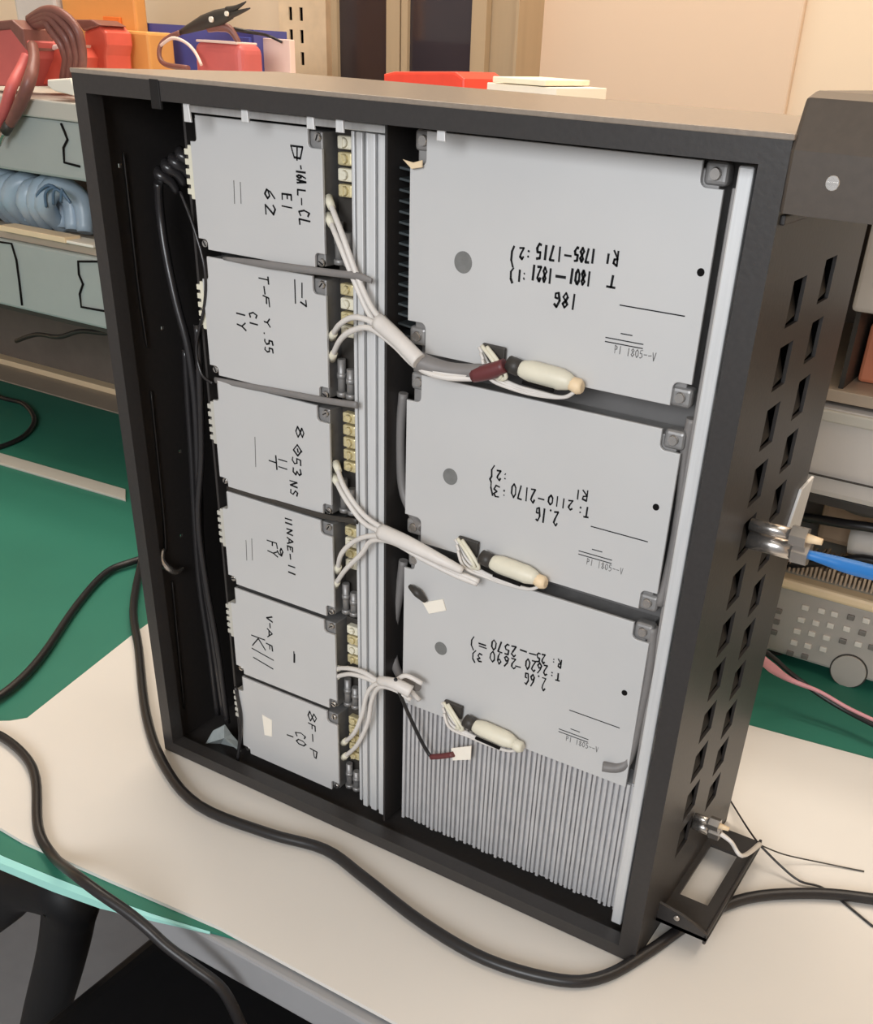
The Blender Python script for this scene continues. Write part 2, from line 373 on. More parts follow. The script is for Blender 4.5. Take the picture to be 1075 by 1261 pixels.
# carrying handles on the right side
def handle(z0):
    t = MB()
    t.panel(2, z0, z0 + .0035, (W - .001, .5735), (.040, .187), [(.5345, .5605, .078, .158)])
    return t
hb = handle(.0175)
hb.prism([(W, .040, .0175), (.5735, .040, .0175), (.5735, .040, .0245), (.552, .040, .0335), (W, .040, .0375)], (0, .003, 0))
hb.box(.5705, .5735, .040, .187, .0135, .0245, .001)
hb.build('carry_handle', BLACKPAINT, cb)
ht_ = MB()
prof = [(.000, .564), (-.001, .5935), (.010, .6165), (.024, .6195), (.150, .6195), (.187, .610), (.187, .564)]
ht_.prism([(W - .0005, a, b) for a, b in prof], (.0605, 0, 0), .0025)
ht_.build('carry_handle', mat('lit_handle_paint', (78, 69, 61), .42, 0, .06, 200, .5, .03), cb)  # paler than the cabinet paint: light on the sloped face put into colour
sc = MB(); sc.cyl((.5535, .0002, .5805), (0, -1, 0), .0042, .0012, 16, .0034); sc.box(.5505, .5565, -.0016, -.0008, .5800, .5810)
sc.build('handle_screw', STEEL, cb)
MB().box(W - .0005, W + .0025, .006, .060, .5575, .5625, .0008).build('side_seam', BLACKPAINT, cb)
sc = MB().cyl((.546, .0395, .030), (0, -1, 0), .0030, .0012, 14, .0024); sc.build('handle_screw', STEEL, cb)
MB().prism([P(999, 586, 0, W), P(984, 602, 0, W), P(966, 655, 0, W), P(979, 657, 0, W)], (.0025, 0, 0), .0004).build('latch_plate', ALU, cb)

# ------------------------------------------------------------------ modules
YF = .028          # cover face
def plate_outline(x0, x1, z0, z1, notch, r=.004, n=4):
    """corner notches: list of (w,h) for bl, br, tr, tl ; 0 for none, inner corners rounded"""
    pts = []
    cor = [((x0, z0), (1, 0), (0, 1)), ((x1, z0), (0, 1), (-1, 0)), ((x1, z1), (-1, 0), (0, -1)), ((x0, z1), (0, -1), (1, 0))]
    for (c, nxt, prv), (a, b) in zip(cor, notch):
        c = Vector(c); nx = Vector(nxt); pv = Vector(prv)
        if not a: pts.append(c); continue
        # arriving along the edge opposite to pv*..., leaving along nx
        A = c + pv * b; B = c + nx * a; I = c + pv * b + nx * a
        pts.append(A)
        for k in range(n + 1):
            t = k / n * PI / 2
            ctr = I - nx * r - pv * r
            pts.append(ctr + pv * r * math.cos(t) + nx * r * math.sin(t))
        pts.append(B)
    return [(p.x, p.y) for p in pts]
def screw(parent, x, z, y, r=.0034, m=STEEL):
    t = MB().cyl((x, y, z), (0, -1, 0), r, .002, 14, r * .8)
    o = t.build('screw', m, parent)
    s_ = MB().box(x - r * .7, x + r * .7, y - .0023, y - .0018, z - .0004, z + .0004, rot=Matrix.Rotation(random.uniform(0, 3), 3, 'Y')); s_.build('screw_slot', INK, o)
    return o

LX0, LX1 = .0825, .2035
LZ = [(.4880, .577), (.3935, .4830), (.2990, .3890), (.2060, .2942), (.1105, .2015), (.016, .1060)]
# tokens: text, px of the letters' foot side, px of their far side, first px, last px along the reading direction
ltok = [
 [('D', 358, 373, 176, 197), ('-16A', 365, 376, 203, 225), ('L-', 366, 376, 232, 252), ('CL', 368, 381, 257, 277), ('E1', 347, 359, 237, 258), ('62', 326, 338, 232, 264)],
 [('T-', 319, 330, 338, 361), ('F', 324, 331, 362, 377), ('Y', 325, 332, 390, 402), ('.55', 325, 335, 407, 433), ('C1', 307, 316, 383, 401), ('1Y', 291, 301, 380, 405), ('7', 370, 377, 368, 377)],
 [('8', 364, 374, 523, 539), ('Q', 361, 371, 545, 561), ('53', 360, 370, 562, 584), ('NS', 357, 366, 591, 609), ('11', 343, 353, 562, 578), ('T', 331, 340, 558, 576)],
 [('11', 351, 359, 636, 645), ('NA', 353, 360, 650, 669), ('E-', 354, 360, 671, 688), ('11', 355, 363, 693, 707), ('9', 341, 348, 671, 684), ('FY', 329, 341, 664, 682)],
 [('V-', 328, 335, 757, 772), ('A', 329, 335, 773, 784), ('F', 328, 335, 791, 800), ('K', 310, 326, 780, 796), ('//', 311, 335, 797, 815)],
 [('8', 379, 389, 874, 887), ('F-', 380, 388, 889, 911), ('P', 382, 390, 919, 933), ('C0', 364, 376, 899, 915), ('1', 353, 360, 893, 914)],
]
lmark = [[(288, 222, 289, 251), (296, 224, 297, 251)], [(363, 344, 364, 374), (372, 348, 372, 367)], [(314, 538, 315, 575)], [(303, 665, 304, 690), (310, 663, 311, 690)], [(362, 802, 362, 816), (363, 805, 363, 816)], []]
llabels = ['topmost small grey module of the left column, three lines of marker writing',
           'second small grey module from the top of the left column, written near its middle',
           'third small grey module from the top of the left column, written 53 near its right',
           'fourth small grey module from the top of the left column, writing down its middle',
           'fifth small grey module of the left column, one short ink mark at its right',
           'lowest small grey module of the left column, with a small white sticker']
for i, (z0, z1) in enumerate(LZ):
    mo = empty('amplifier_module', ((LX0 + LX1) / 2, .045, z0), llabels[i], 'module', 'small modules of the left column')
    # body under the cover with corner lugs
    b = MB().box(LX0 + .002, LX1 - .002, YF + .0035, .0595, z0 + .002, z1 - .002, .001)
    b.build('body', LUG, mo)
    MB().prism([(x, YF, z) for x, z in plate_outline(LX0, LX1, z0, z1, [(.009, .007), (.011, .009), (.012, .012), (.017, .0065)], .003)], (0, .0025, 0), .0004).build('cover_plate', COVER, mo)
    for (lx, lz) in ((LX0 + .004, z0 + .0035), (LX1 - .005, z0 + .0045), (LX1 - .0055, z1 - .0055), (LX0 + .008, z1 - .0035)):
        screw(mo, lx, lz, YF + .0035, .0030)
    # terminal strip
    st = MB().box(LX1 + .0005, LX1 + .0195, .044, .0595, z0 - .001, z1 + .001, .0006).build('terminal_strip', DARKG, mo)
    for k in range(5):
        zz = z1 - .0075 - k * (.0098)
        if k < 4 or i in (2, 5):
            t = MB().box(LX1 + .0055, LX1 + .0175, .0375, .0445, zz - .0040, zz + .0040, .0012)
            t.cyl((LX1 + .0115, .0376, zz), (0, -1, 0), .0032, .0022, 12, .0026)
            t.box(LX1 + .0085, LX1 + .0145, .0349, .0356, zz - .0005, zz + .0005, rot=Matrix.Rotation(random.uniform(0, 3), 3, 'Y'))
            t.build('terminal', BRASS if (k + i) % 2 or i in (2, 5) else CREAMPL, mo)
    zb = z0 + .006
    for (xx, hh) in ((.0055, .026), (.0140, .020)):
        t = MB().cyl((LX1 + xx, .038, zb), (0, 0, 1), .0032, hh, 12); t.cyl((LX1 + xx, .038, zb + hh * .45), (0, 0, 1), .0038, .004, 12); t.cyl((LX1 + xx, .038, zb - .002), (0, 0, 1), .0042, .0035, 10)
        t.build('capacitor', LUG, mo)
    # side socket comb on the left edge
    c = MB().box(LX0 - .0065, LX0 - .0005, .031, .052, z1 - .056, z1 - .020, .0006)
    for k in range(5): c.box(LX0 - .0100, LX0 - .0055, .031, .038, z1 - .053 + k * .0066, z1 - .0490 + k * .0066, .0004)
    c.build('side_socket', CREAMPL if i < 2 else RACKG, mo)
    mk = MB()
    for (t_, xa, xb, ya, yb) in ltok[i]:
        p0 = P(xa, ya, 1, YF); p1 = P(xb, ya, 1, YF); p2 = P(xa, yb, 1, YF); n_ = len(t_)
        write(mk, t_, p0[0], p0[2], YF - .0001, p1[0] - p0[0], (p0[2] - p2[2]) / (n_ - .26), (0, -1), (1, 0), .00062)
    mk.build('marker_writing', INK, mo)
    if lmark[i]:
        mk = MB()
        for (xa, ya, xb, yb) in lmark[i]:
            p0 = P(xa, ya, 1, YF); p1 = P(xb, yb, 1, YF); seg(mk, (p0[0], p0[2]), (p1[0], p1[2]), YF - .0001, .00028 if i in (0, 2, 3) else .0005)
        mk.build('scratch_mark', FAINT if i in (0, 2, 3) else INK, mo)
    if i == 5:
        a_ = [P(323, 880, 1, YF - .0001), P(335, 887, 1, YF - .0001), P(335, 907, 1, YF - .0001), P(326, 905, 1, YF - .0001)]
        tag(MB().prism(a_, (0, -.0003, 0)).build('sticker', PAPER, mo), 'small white sticker')

RX0, RX1 = .2755, .4875
RZ = [(.4455, .5825), (.3015, .4300), (.1480, .2900)]
rlabels = ['topmost large grey module of the right column, written upside down with 18G',
           'middle large grey module of the right column, written upside down with 2.1G',
           'lowest large grey module of the right column, above the fins, written upside down 2.6G']
# tokens written upside down: text, first px x, last px x, px y of the letters' foot (upper) side, px height
rtok = [
 [('18G', 711, 683, 363, 19), ('T', 760, 748, 340, 15), ('1801', 729, 702, 335, 18), ('-', 697, 684, 335, 14), ('1821', 681, 655, 331, 18), (':1', 648, 638, 334, 14), (')', 634, 628, 331, 17),
  ('R', 763, 756, 310, 18), ('1', 751, 748, 313, 12), ('1785', 734, 708, 308, 17), ('-', 704, 696, 309, 13), ('1715', 693, 661, 305, 18), (':2', 654, 640, 307, 14), (')', 635, 629, 305, 22)],
 [('2.1G', 688, 660, 631, 18), ('R', 725, 717, 605, 13), ('1', 714, 711, 604, 11), ('T:', 726, 712, 625, 13), ('2110', 706, 675, 617, 12), ('-', 671, 663, 611, 9), ('2170', 660, 630, 603, 17), (':', 623, 619, 602, 12), ('3', 616, 608, 599, 14), ('}', 610, 603, 577, 32), (':2', 625, 612, 582, 12)],
 [('2.6G', 673, 646, 836, 16), ('T', 690, 685, 830, 9), (':', 682, 678, 827, 8), ('2620', 675, 647, 820, 13), ('-', 642, 635, 818, 8), ('2690', 636, 603, 812, 13), (')', 588, 580, 803, 13), ('3', 594, 588, 806, 10),
  ('R', 692, 687, 813, 10), (':', 684, 680, 811, 7), ('25', 672, 661, 807, 11), ('--', 661, 640, 803, 8), ('2570', 636, 605, 797, 13), ('=', 600, 589, 792, 10), (')', 586, 579, 786, 14)],
]
for i, (z0, z1) in enumerate(RZ):
    mo = empty('amplifier_module', ((RX0 + RX1) / 2, .045, z0), rlabels[i], 'module', 'large modules of the right column')
    MB().box(RX0 + .004, RX1 - .004, YF + .0035, .0545, z0 + .004, z1 - .004, .001).build('body', LUG, mo)
    nt_ = [(.015, .020), (.015, .012), (.0145, .0135), (.020, .0125)] if i < 2 else [(.0, .0), (.0, .0), (.0135, .0130), (.014, .010)]
    MB().prism([(x, YF, z) for x, z in plate_outline(RX0, RX1, z0, z1, nt_, .004)], (0, .0025, 0), .0004).build('cover_plate', COVER, mo)
    # corner lugs that stick out of the notches, each with its screw
    cs = [(RX1 - .0065, z1 - .0062), (RX0 + .009, z1 - .0058)]
    if i < 2: cs += [(RX1 - .0065, z0 + .0055), (RX0 + .0070, z0 + .010)]
    for (lx, lz) in cs:
        lg = MB().box(lx - .0072, lx + .0072, YF + .0020, .040, lz - .0064, lz + .0064, .0028, seg=3).build('corner_lug', LUG, mo)
        t = MB().cyl((lx, YF + .002, lz), (0, -1, 0), .0036, .0022, 14, .0030).build('screw', STEEL, lg)
    hx, hz = [(.319, .509), (.3155, .361), (.3130, .214)][i]
    MB().cyl((hx, YF - .0004, hz), (0, 1, 0), [.0068, .0062, .0058][i], .001, 28).build('hole_plug', HOLE, mo)
    hx, hz = [(.482, .525), (.477, .378), (.475, .231)][i]
    MB().cyl((hx, YF - .0003, hz), (0, 1, 0), .0023, .001, 18).build('small_hole', SLOTB, mo)
    mk = MB()
    for (t_, xa, xb, yy, hp) in rtok[i]:
        p0 = P(xa, yy, 1, YF); p1 = P(xb, yy, 1, YF); p2 = P(xa, yy + hp, 1, YF); n_ = len(t_)
        tilt_ = -.0 if i == 0 else (.10 if i == 1 else .04)
        write(mk, t_, p0[0], p0[2], YF - .0001, p0[2] - p2[2], (p0[0] - p1[0]) / (n_ - .26), (-1, 0), (0, -1), .00072 if i == 0 else .00060)
    mk.build('marker_writing', INK, mo)
    # faint printed rules and caption beside the (left out) code square
    cx, cz = [(.4665, .487), (.4650, .340), (.4655, .187)][i]
    mk = MB()
    seg(mk, (cx - .033, cz + .0125), (cx + .010, cz + .0125), YF - .0001, .00035)
    seg(mk, (cx - .040, cz - .008), (cx - .014, cz - .008), YF - .0001, .0003)
    seg(mk, (cx - .040, cz - .0105), (cx - .014, cz - .0105), YF - .0001, .0003)
    seg(mk, (cx - .030, cz - .004), (cx - .022, cz - .004), YF - .0001, .0003)
    mk.build('printed_rule', INK, mo)
    mk = MB(); write(mk, 'P1 1805--V', cx - .033, cz - .0165, YF - .0001, .0048, .0029, (1, 0), (0, 1), .00022); mk.build('printed_caption', FAINT, mo)

# right heat sink: shade-toned carrier plate, fins at the bottom, bright right lip
hk = empty('finned_heatsink', (.385, .05, .006), 'bare aluminium fins filling the bottom of the right column below the lowest module', 'heat sink')
MB().box(.2700, .4955, .0550, .0600, .008, .586, .0008).build('carrier_plate', mat('shaded_carrier_metal', (118, 116, 115), .5, .3, .06, 40), hk)  # aluminium plate; shade of the module gaps put into its grey
MB().box(.2720, .4950, .0368, .0548, .0150, .1470).build('fin_base', FINALU, hk)
f = MB(); k = 0; x = .2735
while x < .493:
    f.box(x, x + .0028, YF + .0045, .0372, .0152 + random.uniform(0, .003), .1478, .0005); x += random.choice((.0040, .0044, .0050))
f.build('fins', FINALU, hk)
MB().box(.4965, .5055, .0200, .0600, .0145, .5825, .0012).build('bright_lip', ALU, hk)
MB().box(.4905, .4962, .0330, .0548, .1500, .5700, .0008).build('inner_lip', mat('shaded_lip_metal', (150, 146, 144), .45, .3), hk)  # shaded inner side of the silver strip, shade put into the colour

# centre ribbed aluminium profile
cs_ = empty('aluminium_profile', (.237, .045, .006), 'tall silver ribbed aluminium profile between the two columns of modules', 'heat sink')
t = MB().box(.2236, .2580, .0420, .0600, .0130, .5775, .0005); t.build('profile_back', ALU, cs_)
t = MB()
for (a, b, y0) in ((.2236, .2262, .034), (.2276, .2292, .036), (.2314, .2365, .029), (.2378, .2398, .031), (.2408, .2468, .029), (.2478, .2498, .031), (.2510, .2580, .0275)):
    t.box(a, b, y0, .0422, .0130, .5775, .0005)
t.build('profile_rib', ALU, cs_)
MB().box(.0830, .2580, .0260, .0600, .5785, .5835, .0008).build('top_flange', ALU, cs_)

# ------------------------------------------------------------------ wiring inside the cabinet
def wire(name, pts, r, m, label, cat='wire', group=None, lug=None, n=8, flat=1., fd=None):
    o = MB().tube(pts, r, n, 5, flat, fd).build(name, m)
    tag(o, label, cat, group)
    if lug:
        (p, mm, rr) = lug
        d = (Vector(pts[1]) - Vector(pts[0])).normalized()
        t = MB().cyl(Vector(p) - d * .002, d, rr, .009, 12, rr * .8); t.build('wire_ferrule', mm, o)
    return o
def q3(l): return [P(a, b, 1, y) for (a, b, y) in l]
G1 = 'white wires from the small modules'
W_ = [
 ([(405, 246, .034), (420, 285, .024), (442, 345, .021), (462, 385, .018), (490, 412, .014), (515, 440, .012), (545, 455, .012), (590, 458, .018)], 'upper white wire leaving the topmost small module, joining the top bundle'),
 ([(405, 268, .034), (418, 300, .024), (438, 350, .022), (458, 392, .020), (486, 419, .016), (512, 447, .014), (545, 460, .014), (588, 463, .018)], 'lower white wire leaving the topmost small module, joining the top bundle'),
 ([(409, 414, .034), (418, 400, .023), (434, 391, .018), (455, 395, .016), (486, 415, .012), (514, 444, .010), (544, 459, .011), (586, 461, .016)], 'upper white wire arching out of the second small module'),
 ([(409, 440, .034), (418, 420, .023), (432, 408, .018), (455, 404, .014), (484, 424, .010), (512, 451, .009), (544, 464, .010), (584, 466, .016)], 'lower white wire arching out of the second small module'),
 ([(414, 572, .034), (424, 600, .024), (446, 632, .021), (470, 650, .018), (500, 668, .014), (535, 688, .014), (570, 705, .018)], 'upper white wire leaving the third small module, joining the middle bundle'),
 ([(412, 588, .034), (424, 612, .024), (446, 642, .021), (470, 656, .017), (500, 673, .013), (535, 692, .013), (575, 711, .018)], 'lower white wire leaving the third small module, joining the middle bundle'),
 ([(416, 702, .034), (420, 683, .024), (434, 668, .020), (455, 660, .016), (482, 663, .012), (520, 683, .011), (560, 703, .014), (590, 716, .018)], 'upper white wire rising from the fourth small module'),
 ([(413, 720, .034), (425, 702, .024), (445, 682, .020), (458, 666, .017), (484, 668, .010), (520, 688, .009), (560, 708, .013), (588, 719, .018)], 'lower white wire rising from the fourth small module'),
 ([(413, 823, .034), (430, 823, .024), (448, 828, .020), (466, 838, .018), (486, 838, .014), (500, 832, .014), (520, 842, .018)], 'upper white wire leaving the fifth small module, joining the lowest bundle'),
 ([(412, 834, .034), (430, 830, .024), (448, 834, .020), (466, 841, .017), (486, 843, .013), (502, 848, .014), (516, 862, .020)], 'lower white wire leaving the fifth small module, joining the lowest bundle'),
 ([(424, 914, .034), (436, 903, .024), (446, 880, .020), (452, 855, .018), (464, 842, .015), (486, 846, .011), (504, 856, .013)], 'left white wire curving up from the lowest small module'),
 ([(424, 932, .034), (440, 917, .024), (453, 890, .020), (458, 862, .017), (468, 846, .013), (488, 850, .010), (506, 862, .013)], 'right white wire curving up from the lowest small module'),
]
for pts, lb in W_:
    pp = q3(pts)
    wire('hookup_wire', pp, .0021, WHITEW, lb, 'wire', G1, (pp[0], CREAMPL, .0034))
# jackets of the three bundles
wire('bundle_sleeve', q3([(466, 396, .013), (492, 420, .008), (516, 445, .006)]), [.0062, .0055, .0058], WHITEW, 'white sleeve around the top bundle of wires crossing the dark gap', 'sleeve')
wire('bundle_sleeve', q3([(470, 655, .012), (500, 668, .007), (540, 688, .007), (570, 703, .012)]), [.0066, .0058, .0044, .0030], WHITEW, 'white sleeve around the middle bundle of wires crossing the dark gap', 'sleeve')
wire('bundle_sleeve', q3([(468, 838, .012), (486, 842, .007), (506, 852, .010)]), [.0042, .0050, .0058], WHITEW, 'white sleeve around the lowest bundle of wires crossing the dark gap', 'sleeve')
wire('flat_jumper', q3([(275, 318, .027), (330, 326, .0235), (400, 335, .0225), (440, 340, .020), (458, 346, .020)]), [.0012, .0028, .0026, .0026, .0018], GREYW, 'grey lead running along the gap below the topmost small module', 'wire', None, None, 8, .5, (0, 1, 0))
wire('flat_jumper', q3([(265, 468, .030), (330, 480, .027), (400, 493, .0255), (440, 499, .022)]), .0026, GREYW, 'grey lead running along the gap below the second small module', 'wire', None, None, 8, .5, (0, 1, 0))
wire('flat_jumper', q3([(280, 601, .030), (340, 619, .028), (400, 636, .0265), (440, 642, .022)]), .0024, DARKG, 'dark lead running along the gap below the third small module', 'wire', None, None, 8, .5, (0, 1, 0))
wire('grey_lead', q3([(515, 445, .012), (535, 452, .014), (562, 457, .016), (600, 456, .018)]), [.0075, .0065, .0055, .0042], GREYW, 'thick grey lead feeding the upper plug on the topmost large module', 'cable')
wire('grey_lead', q3([(497, 484, .040), (493, 540, .040), (496, 600, .040), (508, 632, .036), (520, 650, .030)]), .0038, GREYW, 'grey lead dropping along the left edge of the middle large module', 'cable')
wire('grey_lead', q3([(497, 690, .042), (492, 730, .042), (484, 780, .042), (486, 815, .040), (497, 838, .028), (515, 846, .024)]), .0040, GREYW, 'grey lead dropping along the left edge of the lowest large module', 'cable')
wire('grey_lead', q3([(804, 772, .034), (800, 820, .034), (788, 880, .034), (775, 932, .032), (762, 945, .028), (742, 944, .024)]), .0040, GREYW, 'grey lead along the right edge of the lowest large module', 'cable')
wire('grey_lead', q3([(852, 515, .036), (843, 560, .037), (838, 620, .038), (826, 690, .038), (812, 745, .034)]), .0036, GREYW, 'grey lead along the right edge of the middle large module', 'cable')
# black lead with dark red shrink and white tag
ml = MB().tube(q3([(583, 462, .0165), (604, 457, .0165), (622, 450, .017)]), [.005, .0054, .0046], 12, 3).build('end_sleeve', MARW, [q_ for q_ in COL.objects if q_.name.startswith('grey_lead')][0])
o = wire('black_lead', q3([(487, 836, .006), (494, 858, .010), (508, 890, .018), (524, 922, .022), (534, 932, .022), (558, 930, .021)]), .0016, BLACKW, 'thin black lead slanting to a white tag above the fins', 'wire')
MB().tube(q3([(531, 932, .022), (545, 931, .0215), (558, 929, .021)]), .0026, 10, 3).build('heat_shrink', MARW, o)
tag(MB().prism([P(556, 921, 1, .0235), P(581, 918, 1, .0235), P(580, 935, 1, .0235), P(558, 936, 1, .0235)], (0, -.001, 0), .0003).build('paper_tag', PAPER), 'white paper tag at the end of the black lead above the fins', 'tag')
o = MB().prism([P(520, 742, 1, YF - .0012), P(545, 738, 1, YF - .0012), P(549, 752, 1, YF - .0012), P(528, 756, 1, YF - .0012)], (0, .001, 0), .0003).build('paper_tag', PAPER)
tag(o, 'white paper tag stuck at the upper left of the lowest large module', 'tag')
o = wire('cable_stub', q3([(505, 722, .025), (514, 730, .022), (524, 740, .0255)]), [.002, .0036, .002], DARKG, 'short dark stub beside the white tag on the lowest large module', 'cable')
# three loose plug bundles on the large modules
def plug(px, py, s, dz, label, y=YF, tip=True):
    c = P(px, py, 1, y); ux, uz = s
    K_ = 1.36
    def L(u, v, d=.0):
        u *= K_; v *= K_; d *= 1.15
        return (c[0] + u * ux - v * uz, y - .0005 - d, c[2] + u * uz + v * ux)
    r = empty('cable_plug', c, label, 'plug', 'loose white plugs lying on the large modules')
    b = MB().tube([L(-.001, .001, .006), L(.006, .001, .006), L(.022, .0005, .006), L(.029, 0, .006)], [0.0046, 0.0070, 0.0070, 0.0039], 12, 2)
    b.build('housing', CREAMPL, r)
    MB().tube([L(-.007, .002, .006), L(0, .001, .006)], .0056, 12, 1).build('collar', DARKG, r)
    MB().tube([L(.027, 0, .006), L(.032, -.001, .006), L(.034, -.001, .006)], [0.0044, 0.0052, 0.0034], 10, 2).build('cap', CREAMB if tip else CREAMPL, r)
    MB().tube([L(.004, -.0038, .0115), L(.021, -.0042, .0115)], .0014, 8, 1).build('slot', SLOTB, r)
    w2 = MB()
    for j in range(3):
        o_ = j * .0022
        w2.tube([L(-.026 + o_, .006 - o_, .003 + o_), L(-.016, -.004 - o_ * .6, .004 + o_), L(-.004, -.008 - o_ * .5, .004), L(.010, -.0085 - o_ * .4, .004), L(.024, -.008, .005), L(.031, -.003, .006)], .0013, 7, 5)
    w2.build('loop_wires', WHITEW, r)
    w2 = MB()
    for j in range(2):
        o_ = j * .003
        w2.tube([L(-.024 + o_, .007, .004), L(-.016 + o_, .003, .008), L(-.010 + o_, -.004, .008), L(-.014, -.007, .005)], .0015, 7, 5)
    w2.build('crossed_wires', CREAMPL, r)
    MB().box(-.0095, .0085, -.0015, .0015, -.0065, .0065, .001).build('socket', DARKG, None).name = 'socket'
    so = bpy.context.scene.collection.objects[-1]
    so.data.transform(Matrix.Rotation(-math.atan2(uz, ux), 4, 'Y')); so.data.transform(Matrix.Translation(Vector(L(-.0175, .0035, .0018)))); so.parent = r; so.matrix_parent_inverse = Matrix.Translation(-Vector(c))
    return r
plug(648, 454, (.995, -.02), 0, 'loose white plug with dark collar lying on the topmost large module')
plug(612, 690, (.995, -.03), 0, 'loose white plug with crossed wires lying on the middle large module')
plug(590, 890, (.995, -.03), 0, 'loose white plug and looped wires lying on the lowest large module', tip=False)

# black harness in the dark left compartment
hg = 'black cables in the left compartment'
hc = [
 ([(195, 225, .046), (197, 260, .050), (204, 310, .048), (217, 372, .046), (232, 430, .046), (241, 500, .046), (245, 600, .044), (248, 680, .042), (262, 780, .040), (276, 880, .038)], .0036, 'black cable bending from the terminals down the left compartment, outermost of the harness'),
 ([(243, 400, .036), (246, 470, .034), (248, 560, .036), (244, 640, .036), (254, 720, .036), (268, 800, .036), (280, 890, .035)], .0030, 'black cable starting beside the second small module, innermost of the harness'),
 ([(228, 430, .055), (232, 500, .056), (236, 560, .056), (240, 640, .054), (246, 720, .052), (258, 800, .050), (268, 880, .048)], .0030, 'black cable at the back of the harness in the left compartment'),
 ([(222, 236, .033), (238, 278, .030), (252, 330, .028), (252, 375, .028), (242, 425, .032), (248, 460, .031), (262, 472, .030)], .0013, 'thin black lead looping past the first two small modules'),
 ([(290, 846, .027), (296, 880, .026), (295, 915, .024), (292, 940, .020)], .0018, 'short black tail hanging at the bottom left of the lowest small module'),
]
for pts, r_, lb in hc: wire('harness_cable', q3(pts), r_, mat('glossy_black_jacket', (44, 42, 43), .25, 0, .06, 200, .6), lb, 'cable', hg)
for (px, py, lb) in ((196, 216, 'lowest of four black cable boots at the top of the left compartment'), (205, 206, 'second lowest of four black cable boots in the left compartment'), (214, 200, 'second highest of four black cable boots in the left compartment'), (223, 192, 'highest of four black cable boots in the left compartment')):
    c = P(px, py, 1, .052)
    o = tag(MB().tube([Vector(c) + Vector((-.006, .006, .003)), Vector(c), Vector(c) + Vector((.005, .006, -.004)), Vector(c) + Vector((.008, .010, -.012))], [.0035, .0045, .0042, .003], 10, 3).build('cable_boot', mat('glossy_black_jacket', (0, 0, 0))), lb, 'cable boot', 'black cable boots')
wire('harness_cable', [P(152, 188, 0, .0045), P(160, 260, 0, .0045), P(170, 350, 0, .0045), P(181, 428, 0, .0045)], .0011, BLACKW, 'thin black lead clipped straight down the upper left inner wall', 'cable')
wire('harness_cable', [P(186, 482, 0, .0045), P(194, 560, 0, .0045), P(202, 640, 0, .0045), P(204, 678, 0, .006)], .0011, BLACKW, 'thin black lead down the middle of the left inner wall, ending at a shiny hook', 'cable')
wire('harness_cable', [P(212, 716, 0, .0045), P(220, 800, 0, .0045), P(227, 872, 0, .0045)], .0011, BLACKW, 'thin black lead down the lowest part of the left inner wall', 'cable')
tag(MB().tube([P(201, 676, 0, .006), P(199, 690, 0, .008), P(208, 700, 0, .011), P(217, 704, 0, .010), P(226, 699, 0, .008)], [.002, .0034, .0036, .003, .0012], 8, 4).build('wire_hook', STEEL), 'small shiny hook on the left inner wall of the cabinet', 'hook')
f = MB(); rr = random.Random(3)
base = [(253, 916), (262, 900), (276, 893), (284, 905), (292, 914), (296, 926), (288, 920), (272, 916)]
gp = [P(a, b, 1, .030 + rr.uniform(-.006, .006)) for a, b in base]; ctr = P(276, 909, 1, .022)
vs = [f.bm.verts.new(p) for p in gp]; vc = f.bm.verts.new(ctr)
vs2 = [f.bm.verts.new(Vector(p) + Vector((0, .0012, .0004))) for p in gp]; vc2 = f.bm.verts.new(Vector(ctr) + Vector((0, .0012, 0)))
for i in range(len(vs)):
    j = (i + 1) % len(vs)
    f.bm.faces.new((vs[i], vs[j], vc)); f.bm.faces.new((vs2[j], vs2[i], vc2)); f.bm.faces.new((vs[i], vs2[i], vs2[j], vs[j]))
tag(f.build('plastic_scrap', CLEAR), 'crumpled scrap of clear film at the foot of the black harness', 'plastic scrap')

tag(MB().prism([P(497, 196, 1, .026), P(510, 200, 1, .026), P(521, 197, 1, .026), P(521, 206, 1, .026), P(508, 208, 1, .026)], (0, -.0015, 0), .0004).build('paper_tag', CREAMB), 'cream scrap of tape at the top left of the topmost large module', 'tag')
# ------------------------------------------------------------------ connectors on the right side
def bolt_conn(c, label, l1=.030, s=1.):
    r = empty('coaxial_connector', c, label, 'connector')
    x, y, z = c
    MB().cyl((x, y - .002 * s, z + .0075 * s), (1, 0, 0), .0042 * s, l1, 14).build('barrel', STEEL, r)
    MB().cyl((x - .0, y + .002 * s, z - .005 * s), (1, 0, 0), .0066 * s, l1 * 1.1, 16).build('barrel', STEEL, r)
    MB().cyl((x + l1 * .95, y - .002 * s, z + .0075 * s), (1, 0, 0), .0072 * s, .011 * s, 6).build('hex_nut', STEEL, r)
    MB().cyl((x + l1 * 1.05, y + .002 * s, z - .005 * s), (1, 0, 0), .0085 * s, .011 * s, 6).build('hex_nut', STEEL, r)
    MB().cyl((x + l1 * .95 + .011 * s, y - .002 * s, z + .0075 * s), (1, 0, 0), .0032 * s, .010 * s, 12, .0022 * s).build('tip', CREAMB, r)
    return r
ca = P(921, 656, 0, W)
bolt_conn((W + .001, ca[1], ca[2]), 'pair of bright steel coaxial connectors on the cabinet side, beside the blue cable', .030)
x0 = Vector((W + .001 + .030 * 1.05 + .0095, ca[1] + .002, ca[2] - .005))
wire('blue_cable', [x0, x0 + Vector((.012, .004, -.002)), x0 + Vector((.030, .012, -.006)), x0 + Vector((.075, .040, -.018)), x0 + Vector((.14, .10, -.05))], [.0030, .0042, .0055, .0055, .0055], BLUEC, 'blue cable leaving the steel connectors on the cabinet side', 'cable')
cb2 = P(853, 1010, 0, W)
bolt_conn((W + .0012, cb2[1], cb2[2]), 'small pale connector pair low on the cabinet side, above the carrying handle', .014, .8)
